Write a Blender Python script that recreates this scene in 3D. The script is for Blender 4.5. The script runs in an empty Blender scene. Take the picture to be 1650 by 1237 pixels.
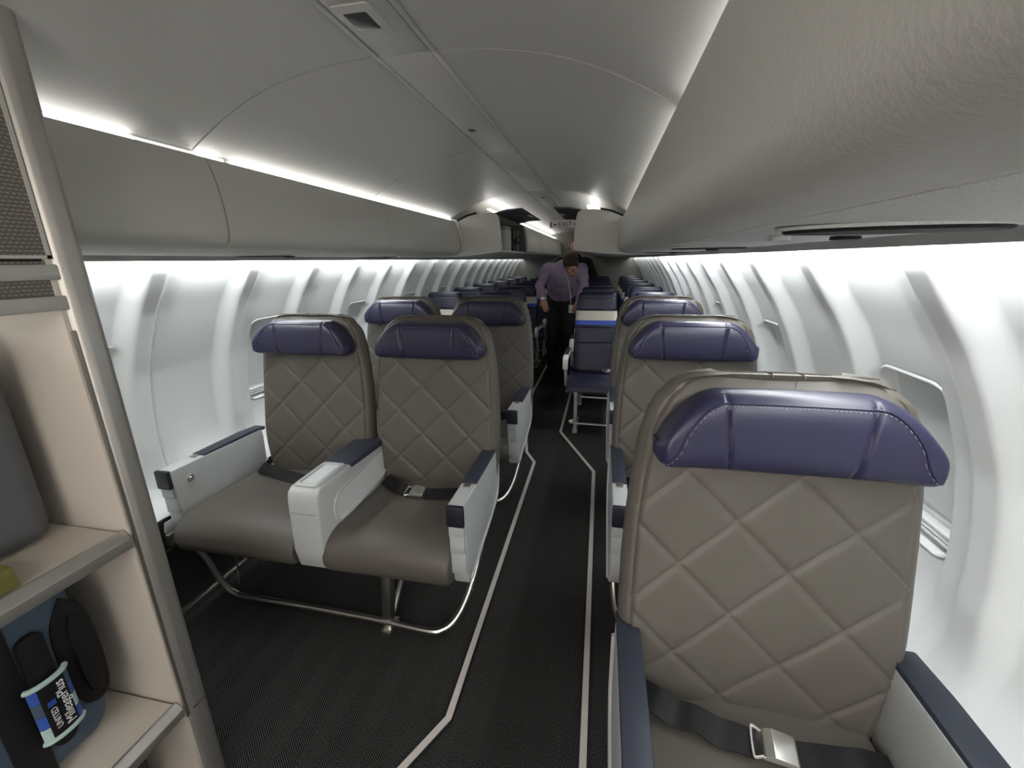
import bpy, bmesh, math
import numpy as np
from mathutils import Vector, Matrix
PI = math.pi
sc = bpy.context.scene
COL = sc.collection
XC = -0.5          # cabin centreline
# ------------------------------------------------------------------ camera
M = [[0.97989827, -0.04265335, -0.19488478], [0.19904641, 0.27471131, 0.94069879], [-0.0134131, 0.96058023, -0.27767914]]
cam = bpy.data.cameras.new('camera')
cam.sensor_fit = 'HORIZONTAL'; cam.sensor_width = 36.0; cam.lens = 690.0 / 1650 * 36; cam.clip_start = 0.02
co = bpy.data.objects.new('camera', cam); COL.objects.link(co)
co.matrix_world = Matrix(((M[0][0], M[0][1], -M[0][2], 0), (M[1][0], M[1][1], -M[1][2], 0), (M[2][0], M[2][1], -M[2][2], 1.42), (0, 0, 0, 1)))
sc.camera = co
# ------------------------------------------------------------------ world, lights, exposure
w = bpy.data.worlds.new('world'); sc.world = w; w.use_nodes = True
w.node_tree.nodes['Background'].inputs[0].default_value = (0.8, 0.85, 0.9, 1)
w.node_tree.nodes['Background'].inputs[1].default_value = 0.3
sc.view_settings.view_transform = 'Standard'; sc.view_settings.look = 'None'
sc.view_settings.exposure = 0.75; sc.view_settings.gamma = 1.0; sc.view_settings.use_curve_mapping = False
COVE, WASH = 4.2, 22.0
def area(name, loc, rot, sx, sy, power, col):
    l = bpy.data.lights.new(name, 'AREA'); l.shape = 'RECTANGLE'; l.size = sx; l.size_y = sy; l.energy = power; l.color = col
    o = bpy.data.objects.new(name, l); COL.objects.link(o); o.location = loc; o.rotation_euler = rot
area('galley_lamp', (XC, -0.75, 1.86), (math.radians(25), 0, 0), 0.9, 0.5, 7, (1.0, 0.93, 0.84))
area('doorway_daylight', (XC + 0.2, -1.15, 1.2), (math.radians(85), 0, 0), 1.0, 1.3, 8, (1.0, 0.96, 0.92))
# ------------------------------------------------------------------ materials
MATS = {}
def mat(name, col, rough=0.5, metal=0.0, bump=0.0, bscale=200.0, var=0.0, emit=None, spec=0.5, coat=0.0):
    m = bpy.data.materials.new(name); m.use_nodes = True; MATS[name] = m
    nt = m.node_tree; b = nt.nodes['Principled BSDF']
    b.inputs['Base Color'].default_value = (*col, 1); b.inputs['Roughness'].default_value = rough
    b.inputs['Metallic'].default_value = metal; b.inputs['Specular IOR Level'].default_value = spec
    b.inputs['Coat Weight'].default_value = coat
    if emit:
        b.inputs['Emission Color'].default_value = (*emit[0], 1); b.inputs['Emission Strength'].default_value = emit[1]
    tc = nt.nodes.new('ShaderNodeTexCoord')
    if bump or var:
        n = nt.nodes.new('ShaderNodeTexNoise'); n.inputs['Scale'].default_value = bscale; n.inputs['Detail'].default_value = 2
        nt.links.new(tc.outputs['Object'], n.inputs['Vector'])
        if bump:
            bp = nt.nodes.new('ShaderNodeBump'); bp.inputs['Strength'].default_value = bump; bp.inputs['Distance'].default_value = 0.002
            nt.links.new(n.outputs['Fac'], bp.inputs['Height']); nt.links.new(bp.outputs['Normal'], b.inputs['Normal'])
        if var:
            n2 = nt.nodes.new('ShaderNodeTexNoise'); n2.inputs['Scale'].default_value = 6; nt.links.new(tc.outputs['Object'], n2.inputs['Vector'])
            mx = nt.nodes.new('ShaderNodeMix'); mx.data_type = 'RGBA'
            mx.inputs['A'].default_value = (*[c * (1 - var) for c in col], 1); mx.inputs['B'].default_value = (*[min(1, c * (1 + var)) for c in col], 1)
            nt.links.new(n2.outputs['Fac'], mx.inputs['Factor']); nt.links.new(mx.outputs['Result'], b.inputs['Base Color'])
    return m
mat('wall', (0.80, 0.82, 0.82), 0.45, bump=0.05, bscale=350)
mat('shade', (0.74, 0.77, 0.77), 0.55, bump=0.05, bscale=150)
mat('ceiling', (0.50, 0.50, 0.48), 0.42, bump=0.06, bscale=300)
mat('bin', (0.50, 0.49, 0.455), 0.45, bump=0.16, bscale=260)
mat('psu', (0.60, 0.60, 0.59), 0.6, bump=0.9, bscale=420, var=0.04)
mat('metal_brushed', (0.46, 0.44, 0.41), 0.45, metal=0.75, var=0.06)
mat('rail_metal', (0.50, 0.50, 0.46), 0.45, metal=0.2, var=0.05)
mat('darkbag', (0.035, 0.03, 0.03), 0.8, bump=0.4, bscale=500, var=0.1)
mat('rail', (0.33, 0.33, 0.32), 0.4, var=0.05)
mat('groove', (0.05, 0.05, 0.05), 0.8, var=0.1)
mat('seat', (0.110, 0.098, 0.083), 0.5, bump=0.12, bscale=700, var=0.06)
mat('navy', (0.025, 0.024, 0.060), 0.36, bump=0.10, bscale=500, var=0.05)
mat('ecoblue', (0.009, 0.010, 0.034), 0.42, bump=0.1, bscale=500, var=0.08)
mat('cream', (0.60, 0.55, 0.48), 0.5, bump=0.08, var=0.03)
mat('blue', (0.02, 0.07, 0.42), 0.45, var=0.05)
mat('shell', (0.50, 0.52, 0.52), 0.42, bump=0.05, var=0.02)
mat('cap', (0.013, 0.016, 0.026), 0.5, bump=0.1, bscale=600, var=0.05)
mat('pad', (0.028, 0.034, 0.052), 0.5, bump=0.1, bscale=600, var=0.05)
mat('metal', (0.62, 0.60, 0.56), 0.30, metal=1.0, var=0.08)
mat('alu', (0.40, 0.37, 0.33), 0.36, metal=0.9, var=0.06)
mat('buckle', (0.75, 0.74, 0.70), 0.28, metal=0.9, var=0.05)
mat('belt', (0.010, 0.010, 0.011), 0.6, spec=0.3, bump=0.15, bscale=900, var=0.1)
mat('black', (0.007, 0.007, 0.008), 0.6, var=0.15, spec=0.3)
mat('partition', (0.20, 0.20, 0.175), 0.6, var=0.04)
mat('navy_seam', (0.012, 0.011, 0.028), 0.6, var=0.05)
mat('wash_led_dim', (0.9, 0.9, 0.9), 0.5, emit=((0.97, 1.0, 1.0), WASH * 0.22))
mat('dado', (0.02, 0.02, 0.021), 0.85, bump=0.3, bscale=500, var=0.2)
mat('strip', (0.50, 0.46, 0.43), 0.6, var=0.05)
mat('closet', (0.54, 0.49, 0.43), 0.5, bump=0.1, bscale=400, var=0.02)
mat('case', (0.10, 0.105, 0.115), 0.6, bump=0.15, bscale=700, var=0.06)
mat('suitcase', (0.055, 0.085, 0.125), 0.6, bump=0.3, bscale=900, var=0.08)
mat('olive', (0.17, 0.17, 0.045), 0.6, var=0.05)
mat('thread', (0.34, 0.32, 0.38), 0.6, var=0.05)
mat('seam', (0.075, 0.066, 0.056), 0.7, var=0.05)
mat('teal', (0.42, 0.55, 0.52), 0.6, var=0.05)
mat('wrapblue', (0.03, 0.08, 0.36), 0.5, var=0.3)
mat('white', (0.8, 0.8, 0.8), 0.5, var=0.02)
mat('recess_shade', (0.02, 0.02, 0.02), 0.7, var=0.05, spec=0.1)
mat('dark_lens', (0.06, 0.06, 0.06), 0.25, var=0.05)
mat('inner', (0.10, 0.095, 0.09), 0.6, var=0.1)
mat('skin', (0.50, 0.27, 0.19), 0.5, var=0.08)
mat('hair', (0.03, 0.018, 0.012), 0.6, bump=0.5, bscale=300, var=0.3)
mat('hair_grey', (0.13, 0.085, 0.06), 0.6, bump=0.5, bscale=300, var=0.3)
mat('shirt', (0.36, 0.29, 0.42), 0.8, bump=0.3, bscale=40, var=0.12)
mat('trousers', (0.010, 0.010, 0.012), 0.7, bump=0.2, bscale=60, var=0.1)
mat('suit', (0.008, 0.008, 0.011), 0.8, bump=0.2, bscale=60, var=0.1)
mat('eye', (0.02, 0.015, 0.012), 0.2, var=0.05)
mat('lips', (0.36, 0.14, 0.12), 0.5, var=0.05)
mat('sign', (0.50, 0.47, 0.46), 0.4, var=0.02)
mat('cove_led', (0.9, 0.9, 0.9), 0.5, emit=((1.0, 0.98, 0.95), COVE))
mat('cove_gap_glow', (0.9, 0.9, 0.9), 0.5, emit=((1.0, 0.98, 0.95), COVE * 0.12))
mat('wash_led', (0.9, 0.9, 0.9), 0.5, emit=((0.97, 1.0, 1.0), WASH))

def nodes_math(nt, op, a, b=None):
    n = nt.nodes.new('ShaderNodeMath'); n.operation = op
    for i, v in enumerate((a, b)):
        if v is None: continue
        if isinstance(v, (int, float)): n.inputs[i].default_value = v
        else: nt.links.new(v, n.inputs[i])
    return n.outputs[0]
def carpet():
    m = mat('carpet', (0.012, 0.012, 0.013), 0.95, spec=0.1); nt = m.node_tree; b = nt.nodes['Principled BSDF']
    tc = nt.nodes.new('ShaderNodeTexCoord'); s = nt.nodes.new('ShaderNodeSeparateXYZ'); nt.links.new(tc.outputs['Object'], s.inputs[0])
    X, Y = s.outputs[0], s.outputs[1]
    mth = lambda op, a, bb=None: nodes_math(nt, op, a, bb)
    tri = mth('PINGPONG', X, 0.0635)
    q = mth('DIVIDE', mth('ADD', Y, mth('MULTIPLY', tri, 0.80)), 0.0070)
    line = mth('GREATER_THAN', mth('ABSOLUTE', mth('SUBTRACT', mth('FRACT', q), 0.5)), 0.33)
    dash = mth('GREATER_THAN', mth('FRACT', mth('ADD', mth('DIVIDE', X, 0.0105), mth('MULTIPLY', mth('FLOOR', q), 0.5))), 0.18)
    nz = nt.nodes.new('ShaderNodeTexNoise'); nz.inputs['Scale'].default_value = 220; nt.links.new(tc.outputs['Object'], nz.inputs['Vector'])
    f = mth('MULTIPLY', mth('MULTIPLY', line, dash), mth('MULTIPLY', nz.outputs['Fac'], 1.3))
    mx = nt.nodes.new('ShaderNodeMix'); mx.data_type = 'RGBA'
    mx.inputs['A'].default_value = (0.007, 0.007, 0.0075, 1); mx.inputs['B'].default_value = (0.15, 0.145, 0.14, 1)
    nt.links.new(f, mx.inputs['Factor']); nt.links.new(mx.outputs['Result'], b.inputs['Base Color'])
    bp = nt.nodes.new('ShaderNodeBump'); bp.inputs['Strength'].default_value = 0.5; bp.inputs['Distance'].default_value = 0.002
    nt.links.new(f, bp.inputs['Height']); nt.links.new(bp.outputs['Normal'], b.inputs['Normal'])
carpet()
QA, QH, QZ, QX = 0.212, 0.205, 0.80, 0.048
def quilted():
    m = mat('quilt', (0.110, 0.098, 0.083), 0.5, bump=0.12, bscale=700, var=0.06); nt = m.node_tree; b = nt.nodes['Principled BSDF']
    src = b.inputs['Base Color'].links[0].from_socket
    tc = nt.nodes.new('ShaderNodeTexCoord'); s = nt.nodes.new('ShaderNodeSeparateXYZ'); nt.links.new(tc.outputs['Object'], s.inputs[0])
    X, Z = s.outputs[0], s.outputs[2]
    mth = lambda op, a, bb=None: nodes_math(nt, op, a, bb)
    xa = mth('DIVIDE', mth('SUBTRACT', X, QX), QA); za = mth('DIVIDE', mth('SUBTRACT', Z, QZ), QH)
    ln = 1 / math.hypot(1 / QA, 1 / QH); tot = None
    for sg in ('ADD', 'SUBTRACT'):
        u = mth(sg, xa, za); o = mth('SUBTRACT' if sg == 'ADD' else 'ADD', xa, za)
        d = mth('MULTIPLY', mth('ABSOLUTE', mth('SUBTRACT', u, mth('ROUND', u))), ln)
        t = mth('MULTIPLY', mth('LESS_THAN', d, 0.0008), mth('GREATER_THAN', mth('FRACT', mth('MULTIPLY', o, 26)), 0.35))
        tot = t if tot is None else mth('MAXIMUM', tot, t)
    tot = mth('MULTIPLY', tot, mth('LESS_THAN', mth('ABSOLUTE', X), 0.262)); tot = mth('MULTIPLY', tot, mth('LESS_THAN', s.outputs[1], 0.06))
    tot = mth('MULTIPLY', tot, mth('LESS_THAN', Z, 1.06)); tot = mth('MULTIPLY', tot, 0.75)
    mx = nt.nodes.new('ShaderNodeMix'); mx.data_type = 'RGBA'; nt.links.new(src, mx.inputs['A']); mx.inputs['B'].default_value = (0.21, 0.19, 0.17, 1)
    nt.links.new(tot, mx.inputs['Factor']); nt.links.new(mx.outputs['Result'], b.inputs['Base Color'])
quilted()
def dotted():
    m = mat('dotted', (0.15, 0.135, 0.115), 0.55); nt = m.node_tree; b = nt.nodes['Principled BSDF']
    tc = nt.nodes.new('ShaderNodeTexCoord'); s = nt.nodes.new('ShaderNodeSeparateXYZ'); nt.links.new(tc.outputs['Object'], s.inputs[0])
    Y, Z = s.outputs[1], s.outputs[2]
    mth = lambda op, a, bb=None: nodes_math(nt, op, a, bb)
    r = mth('DIVIDE', Z, 0.0068)
    l = mth('GREATER_THAN', mth('FRACT', r), 0.68)
    d = mth('GREATER_THAN', mth('FRACT', mth('ADD', mth('DIVIDE', Y, 0.0085), mth('MULTIPLY', mth('FLOOR', r), 0.5))), 0.32)
    f = mth('MULTIPLY', l, d)
    mx = nt.nodes.new('ShaderNodeMix'); mx.data_type = 'RGBA'
    mx.inputs['A'].default_value = (0.15, 0.132, 0.11, 1); mx.inputs['B'].default_value = (0.34, 0.31, 0.27, 1)
    nt.links.new(f, mx.inputs['Factor']); nt.links.new(mx.outputs['Result'], b.inputs['Base Color'])
    bp = nt.nodes.new('ShaderNodeBump'); bp.inputs['Strength'].default_value = 0.4; bp.inputs['Distance'].default_value = 0.001
    nt.links.new(f, bp.inputs['Height']); nt.links.new(bp.outputs['Normal'], b.inputs['Normal'])
dotted()

# ------------------------------------------------------------------ mesh helpers
class MB:
    def __init__(s): s.v = []; s.f = []
    def add(s, vs, fs):
        o = len(s.v); s.v += [tuple(map(float, v)) for v in vs]; s.f += [tuple(o + int(i) for i in f) for f in fs]; return s
    def box(s, x0, x1, y0, y1, z0, z1):
        return s.add([(x, y, z) for x in (x0, x1) for y in (y0, y1) for z in (z0, z1)],
                     [(0, 1, 3, 2), (4, 6, 7, 5), (0, 4, 5, 1), (2, 3, 7, 6), (0, 2, 6, 4), (1, 5, 7, 3)])
    def prism(s, poly, a0, a1, ax='x'):
        n = len(poly)
        def P(p, a): return (a, p[0], p[1]) if ax == 'x' else ((p[0], a, p[1]) if ax == 'y' else (p[0], p[1], a))
        vs = [P(p, a0) for p in poly] + [P(p, a1) for p in poly]
        fs = [(i, (i + 1) % n, n + (i + 1) % n, n + i) for i in range(n)] + [tuple(range(n))[::-1], tuple(range(n, 2 * n))]
        return s.add(vs, fs)
    def loft(s, loops, close=True, cap=True):
        n = len(loops[0]); vs = [p for l in loops for p in l]; fs = []
        for k in range(len(loops) - 1):
            for i in range(n if close else n - 1):
                j = (i + 1) % n; fs.append((k * n + i, k * n + j, (k + 1) * n + j, (k + 1) * n + i))
        if cap and close:
            fs += [tuple(range(n))[::-1], tuple(range((len(loops) - 1) * n, len(loops) * n))]
        return s.add(vs, fs)
    def tube(s, pts, r, n=8, flat=None):
        pts = [Vector(p) for p in pts]; loops = []; up = None
        for i, p in enumerate(pts):
            t = (pts[min(i + 1, len(pts) - 1)] - pts[max(i - 1, 0)]).normalized()
            if up is None:
                up = Vector((0, 0, 1)) if abs(t.z) < 0.9 else Vector((1, 0, 0))
            a = up.cross(t).normalized(); up = t.cross(a).normalized()
            rr = r[i] if isinstance(r, (list, tuple)) else r
            ra, rb = (rr, rr) if flat is None else (rr, rr * flat)
            loops.append([p + a * (ra * math.cos(2 * PI * k / n)) + up * (rb * math.sin(2 * PI * k / n)) for k in range(n)])
        return s.loft(loops)
    def ell(s, c, r, nu=14, nv=10, e=1.0):
        sg = lambda v: math.copysign(abs(v) ** e, v)
        loops = []
        for j in range(nv + 1):
            t = -PI / 2 + PI * (0.02 + 0.96 * j / nv)
            loops.append([(c[0] + r[0] * sg(math.cos(t)) * sg(math.cos(2 * PI * i / nu)), c[1] + r[1] * sg(math.cos(t)) * sg(math.sin(2 * PI * i / nu)), c[2] + r[2] * sg(math.sin(t))) for i in range(nu)])
        return s.loft(loops)
    def mesh(s, name, m, smooth=True, bevel=0.0, seg=2, angle=35):
        me = bpy.data.meshes.new(name); me.from_pydata(s.v, [], s.f)
        bm = bmesh.new(); bm.from_mesh(me)
        bmesh.ops.recalc_face_normals(bm, faces=bm.faces)
        if bevel:
            es = [e for e in bm.edges if len(e.link_faces) == 2 and e.calc_face_angle(0) > math.radians(25)]
            bmesh.ops.bevel(bm, geom=es, offset=bevel, segments=seg, profile=0.5, affect='EDGES', clamp_overlap=True)
        bm.to_mesh(me); bm.free()
        me.materials.append(MATS[m])
        if smooth:
            me.shade_smooth(); me.set_sharp_from_angle(angle=math.radians(angle))
        return me
    def build(s, name, m, parent=None, loc=(0, 0, 0), **k):
        return link(name, s.mesh(name, m, **k), parent, loc)
def link(name, me, parent=None, loc=(0, 0, 0)):
    o = bpy.data.objects.new(name, me); COL.objects.link(o); o.location = loc
    if parent: o.parent = parent
    return o
def tag(o, label, cat, group=None):
    o['label'] = label; o['category'] = cat
    if group: o['group'] = group
    return o
def thing(name, label, cat, loc=(0, 0, 0), group=None):
    o = bpy.data.objects.new(name, None); COL.objects.link(o); o.location = loc; o.empty_display_size = 0.1
    return tag(o, label, cat, group)
def struct(o): o['kind'] = 'structure'; return o
def sempty(name, loc=(0, 0, 0)):
    o = bpy.data.objects.new(name, None); COL.objects.link(o); o.location = loc; return struct(o)
def dup(o, parent=None, loc=None):
    c = o.copy(); COL.objects.link(c)
    if parent: c.parent = parent
    if loc: c.location = loc
    for ch in list(o.children): dup(ch, c)
    return c
def relabel(o, label): o['label'] = label; return o
def sstep(a, b, x):
    t = np.clip((x - a) / (b - a), 0, 1); return t * t * (3 - 2 * t)
def smooth_poly(pts, it=2):
    for _ in range(it):
        q = [pts[0]]
        for a, b in zip(pts[:-1], pts[1:]):
            a, b = np.array(a, float), np.array(b, float)
            q += [tuple(a * .75 + b * .25), tuple(a * .25 + b * .75)]
        q.append(pts[-1]); pts = q
    return pts
def rrect(cx, cy, hx, hy, r, n=6):
    p = []
    for sx, sy, a0 in ((1, 1, 0), (-1, 1, PI / 2), (-1, -1, PI), (1, -1, 1.5 * PI)):
        for k in range(n + 1):
            a = a0 + PI / 2 * k / n; p.append((cx + sx * (hx - r) + r * math.cos(a), cy + sy * (hy - r) + r * math.sin(a)))
    return p
def text_mesh(name, body, size, m, depth=0.0008):
    cu = bpy.data.curves.new(name, 'FONT'); cu.body = body; cu.size = size; cu.extrude = depth; cu.align_x = 'CENTER'; cu.align_y = 'CENTER'
    t = bpy.data.objects.new(name, cu); me = bpy.data.meshes.new_from_object(t); bpy.data.objects.remove(t); me.name = name
    me.materials.clear(); me.materials.append(MATS[m]); return me

Y0, Y1, YD = -1.2, 8.4, 3.42        # cabin ends, class divider
# ------------------------------------------------------------------ floor
struct(MB().box(XC - 1.3, XC + 1.45, Y0, Y1, -0.05, 0.0).build('floor', 'carpet', smooth=False))
# ------------------------------------------------------------------ side walls
PROF = [(1.452, 1.048), (1.40, 1.088), (1.33, 1.132), (1.25, 1.187), (1.13, 1.245), (1.0, 1.295), (.88, 1.32), (.75, 1.335), (.65, 1.335), (.58, 1.322), (.50, 1.285), (.45, 1.235), (.42, 1.20)]
pz = np.array([p[0] for p in PROF][::-1]); px = np.array([p[1] for p in PROF][::-1])
def woff(z):
    z = np.asarray(z, float); return (np.interp(z - .03, pz, px) + np.interp(z, pz, px) * 2 + np.interp(z + .03, pz, px)) / 4
WY, WZ, WHY, WHZ, WR = 0.588, 0.925, 0.138, 0.218, 0.065
def wsdf(y, z):
    qx = np.abs(y - WY) - WHY + WR; qz = np.abs(z - WZ) - WHZ + WR
    return np.hypot(np.maximum(qx, 0), np.maximum(qz, 0)) + np.minimum(np.maximum(qx, qz), 0) - WR
def wall_panel_mesh(side):
    ys = np.unique(np.concatenate([np.linspace(0.0015, 0.8885, 150), .89 - .062 + np.array([-.008, -.005, -.003, -.0015, 0, .0015, .003, .005, .008]), [.4395, .442, .4445, .4452, .885, .8875, 0.8885]])); zs = np.concatenate([np.linspace(0.42, 0.69, 22)[:-1], np.linspace(0.69, 1.17, 66)[:-1], np.linspace(1.17, 1.452, 22)])
    Yg, Zg = np.meshgrid(ys, zs)
    rib = np.zeros_like(Yg)
    for e in (0.445, 0.89):
        t = Yg - e
        h = 0.048 * sstep(-.20, -.14, t) * (1 - 0.48 * sstep(-.088, -.06, t)) * (1 - sstep(-.005, -.0005, t))
        if e == 0.89: h = h - 0.014 * np.exp(-((t + .062) / .0045) ** 2)
        rib = np.maximum(rib, h)
    rib *= (0.25 + 0.75 * sstep(.47, .72, Zg)) * (1 - .40 * sstep(1.39, 1.45, Zg))
    rec = -0.045 * (1 - sstep(-0.014, 0.002, wsdf(Yg, Zg)))
    off = woff(Zg) - rib - rec
    X = XC + side * off
    n, k = Yg.shape
    vs = np.stack([X, Yg, Zg], -1).reshape(-1, 3)
    fs = [(i * k + j, i * k + j + 1, (i + 1) * k + j + 1, (i + 1) * k + j) for i in range(n - 1) for j in range(k - 1)]
    mb = MB(); mb.v = [tuple(v) for v in vs]; mb.f = fs
    me = bpy.data.meshes.new('wall_panel'); me.from_pydata(mb.v, [], mb.f if side < 0 else [f[::-1] for f in mb.f]); me.materials.append(MATS['wall']); me.shade_smooth()
    me.set_sharp_from_angle(angle=math.radians(50))
    return me
def wpt(side, y, z, inn=0.0):
    return (XC + side * (float(woff(z)) - inn), y, z)
def window(side, y, n, make):
    o = sempty('window_%d' % n, (0, y, 0))
    if make is None:
        rr = rrect(WY, WZ, WHY, WHZ, WR, 7); rr.append(rr[0]); rr.append(rr[1])
        MB().tube([wpt(side, a, b, -0.001) for a, b in rr], 0.0045, 8).build('window_frame', 'wall', o)
        mb = MB(); zs = np.linspace(WZ - WHZ, WZ + WHZ, 16)
        lo = [[(XC + side * (float(woff(z)) + 0.036 + dx), WY + s * (WHY + .003), z) for dx, s in ((0, -1), (0, 1), (.006, 1), (.006, -1))] for z in zs[3:]]
        mb.loft(lo).build('window_shade', 'shade', o, angle=30)
        hb = MB()
        for kz in (0, 1, 2):
            z = WZ - WHZ + .028 + kz * .012
            hb.box(*sorted((XC + side * (float(woff(z)) + .012), XC + side * (float(woff(z)) + .040))), WY - WHY * .72, WY + WHY * .72, z - .0045, z + .0045)
        hb.mesh('x', 'wall', bevel=.002)
        hb.build('shade_handle', 'wall', o, bevel=0.002)
        return o
    for ch in make.children:
        c = ch.copy(); COL.objects.link(c); c.parent = o
    return o
wn = 1
for side, nm, e0 in ((-1, 'left', 0.52), (1, 'right', 0.585)):
    root = sempty('wall_' + nm)
    pm = wall_panel_mesh(side); first = None
    k = -2
    while e0 + .89 * k < Y1:
        y = e0 + .89 * k
        link('wall_panel', pm, root, (0, y, 0))
        if (side > 0 and k >= -1) or (side < 0 and k >= 0):
            wv = window(side, y, wn, first); wn += 1
            if first is None: first = wv
        k += 1
    # dark kick panel, its ledge and the seat rail along it
    x = XC + side * 1.2
    MB().box(*sorted((x, x + side * .15)), Y0, Y1, 0, .425).build('dado_panel', 'dado', root, smooth=False)
    MB().box(*sorted((x, x - side * .012)), Y0, Y1, .27, .30).build('dado_rail', 'dado', root, bevel=.004)
    MB().box(*sorted((x - side * .002, x - side * .035)), Y0, Y1, 0, .012).box(*sorted((x - side * .012, x - side * .024)), Y0, Y1, .012, .018).build('seat_track', 'metal', root, smooth=False)
# ------------------------------------------------------------------ ceiling: two vaulted rows of panels and a centre strip
VA = smooth_poly([(.082, 1.914), (.25, 1.902), (.42, 1.866), (.56, 1.805), (.645, 1.757), (.675, 1.738)], 2)
ceil = sempty('ceiling')
seams = [Y0, 1.165, 2.20, YD, 4.6, 5.8, 7.0, Y1]
for a, b in zip(seams[:-1], seams[1:]):
    for s in (-1, 1):
        lo = [[(XC + s * o, y, z) for o, z in VA] + [(XC + s * o, y, z + .012) for o, z in VA[::-1]] for y in (a + .0032, b - .0032)]
        MB().loft(lo).build('ceiling_panel', 'ceiling', ceil, angle=30)
    MB().box(XC - .066, XC + .066, a + .002, b - .002, 1.911, 1.925).build('centre_panel', 'ceiling', ceil, bevel=.0007)
    for s in (-1, 1):
        MB().box(*sorted((XC + s * .069, XC + s * .080)), a + .002, b - .002, 1.909, 1.922).build('centre_rail', 'ceiling', ceil, bevel=.001)
MB().box(XC - .72, XC + .72, Y0, Y1, 1.935, 1.95).build('ceiling_backing', 'groove', ceil, smooth=False)
# ------------------------------------------------------------------ cove lights and wall lights (long diffusers)
for s, nm in ((-1, 'left'), (1, 'right')):
    segs = ((.70, .99), (1.165, 1.26), (1.29, 2.12), (2.14, YD - .04)) if s < 0 else ((Y0, 1.10), (1.18, 2.15), (2.17, YD - .04))
    for i, (a, b) in enumerate(segs):
        o = MB().box(*sorted((XC + s * .665, XC + s * .671)), a, b, 1.710, 1.731).build('cove_lamp', 'cove_led', smooth=False)
        tag(o, '%s white cove light strip above the %s bins, counted from the front' % (('first', 'second', 'third', 'fourth')[i], nm), 'lamp')
    if s < 0:
        o = MB().box(XC - .671, XC - .665, .992, 1.163, 1.710, 1.731).build('cove_lamp', 'cove_gap_glow', smooth=False)  # faint glow added to brighten the dark gap between two cove strips
        tag(o, 'faint glow added in the gap of the left cove light just before the ceiling seam', 'lamp')
    o = MB().box(*sorted((XC + s * .37, XC + s * .40)), YD + .05, Y1, 1.80, 1.806).build('cove_lamp', 'cove_led', smooth=False)
    tag(o, 'white light strip above the economy bins on the %s side' % nm, 'lamp')
    struct(MB().box(*sorted((XC + s * .674, XC + s * .68)), Y0, YD, 1.69, 1.745).build('trim_%d' % (3 if s < 0 else 4), 'ceiling', smooth=False))
    ym = 3.45 if s < 0 else 4.5
    for a, b, m, wd in ((Y0, ym, 'wash_led', 'bright white light strip washing the front half of the %s wall'), (ym + .01, Y1, 'wash_led_dim', 'dimmer light strip along the %s wall beside the blue seats')):
        o = MB().box(*sorted((XC + s * .990, XC + s * 1.032)), a, b, 1.447, 1.450).build('wall_lamp', m, smooth=False)
        tag(o, wd % nm, 'lamp')
    o = MB().prism([(XC + s * .962, 1.450), (XC + s * .980, 1.433), (XC + s * .986, 1.433), (XC + s * .986, 1.452)], Y0, Y1, 'y').build('trim_%d' % (1 if s < 0 else 2), 'rail', smooth=False); struct(o)
# ------------------------------------------------------------------ first class bins
BP = [(.635, 1.713), (.615, 1.66), (.603, 1.59), (.60, 1.53), (.604, 1.49), (.625, 1.466), (.687, 1.456)]
BF = [(.658, 1.713)] + smooth_poly([(.635, 1.716)] + BP, 2)
def bin_first(s, a, b, label):
    t = thing('overhead_bin', label, 'overhead bin', (XC + s * .85, (a + b) / 2, 1.456))
    inner = [(o + .014, z + .004) for o, z in BF[2:]][::-1]
    L = lambda pts, y: [(s * (o - .85), y - (a + b) / 2, z - 1.456) for o, z in pts]
    d = .0028
    MB().loft([L(BF + inner, a + d), L(BF + inner, b - d)]).build('bin_door', 'bin', t, angle=40)
    body = [(.70, 1.70), (.66, 1.70), (.655, 1.48), (.70, 1.465), (1.0, 1.462), (1.05, 1.6)]
    MB().loft([L(body, a + d), L(body, b - d)]).build('bin_body', 'inner', t, smooth=False)
    k0 = math.floor((a - .155) / .935)
    for k in range(k0, k0 + 8):
        ya, yb = max(a, .155 + .935 * k) + d, min(b, .155 + .935 * (k + 1)) - d
        if yb - ya < .05: continue
        p = MB().loft([L([(.690, 1.4555), (.962, 1.450), (.962, 1.462), (.690, 1.4675)], yy) for yy in (ya, yb)]).build('service_panel', 'psu', t, bevel=.002)
        yc = .62 + .935 * k
        if not (ya + .1 < yc < yb - .32): continue
        def el(rx, ry, z, cx, cy): return [(s * (cx + rx * math.cos(q) - .85), cy + ry * math.sin(q) - (a + b) / 2, z - 1.456) for q in np.linspace(0, 2 * PI, 28, endpoint=False)]
        MB().loft([el(.125, .075, 1.4535, .835, yc), el(.123, .073, 1.4498, .835, yc), el(.117, .067, 1.4498, .835, yc)]).build('reading_light_bezel', 'psu', p)
        MB().loft([el(.116, .066, 1.4490, .835, yc), el(.1135, .0635, 1.4462, .835, yc), el(.03, .02, 1.4458, .835, yc)]).build('recess_shade_disc', 'recess_shade', p)  # black disc painting the shaded inside of a recess, nothing is hollowed out
        MB().loft([el(.022, .022, 1.453, .90, yc + .24), el(.022, .022, 1.4455, .90, yc + .24), el(.014, .014, 1.4445, .90, yc + .24)]).build('air_nozzle', 'black', p)
        MB().loft([el(.016, .016, 1.453, .80, yc + .24), el(.016, .016, 1.4462, .80, yc + .24), el(.010, .010, 1.4452, .80, yc + .24)]).build('call_button', 'shell', p)
    return t
bin_first(-1, .70, 1.165, 'short white overhead bin on the left, cut off by the storage closet')
bin_first(-1, 1.165, 2.22, 'white overhead bin on the left between two seams, second from the closet')
bin_first(-1, 2.22, YD - .03, 'white overhead bin on the left ending at the stepped-out economy bins')
bin_first(1, Y0, YD - .03, 'long seamless white overhead bin on the right above the single seats')
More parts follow.
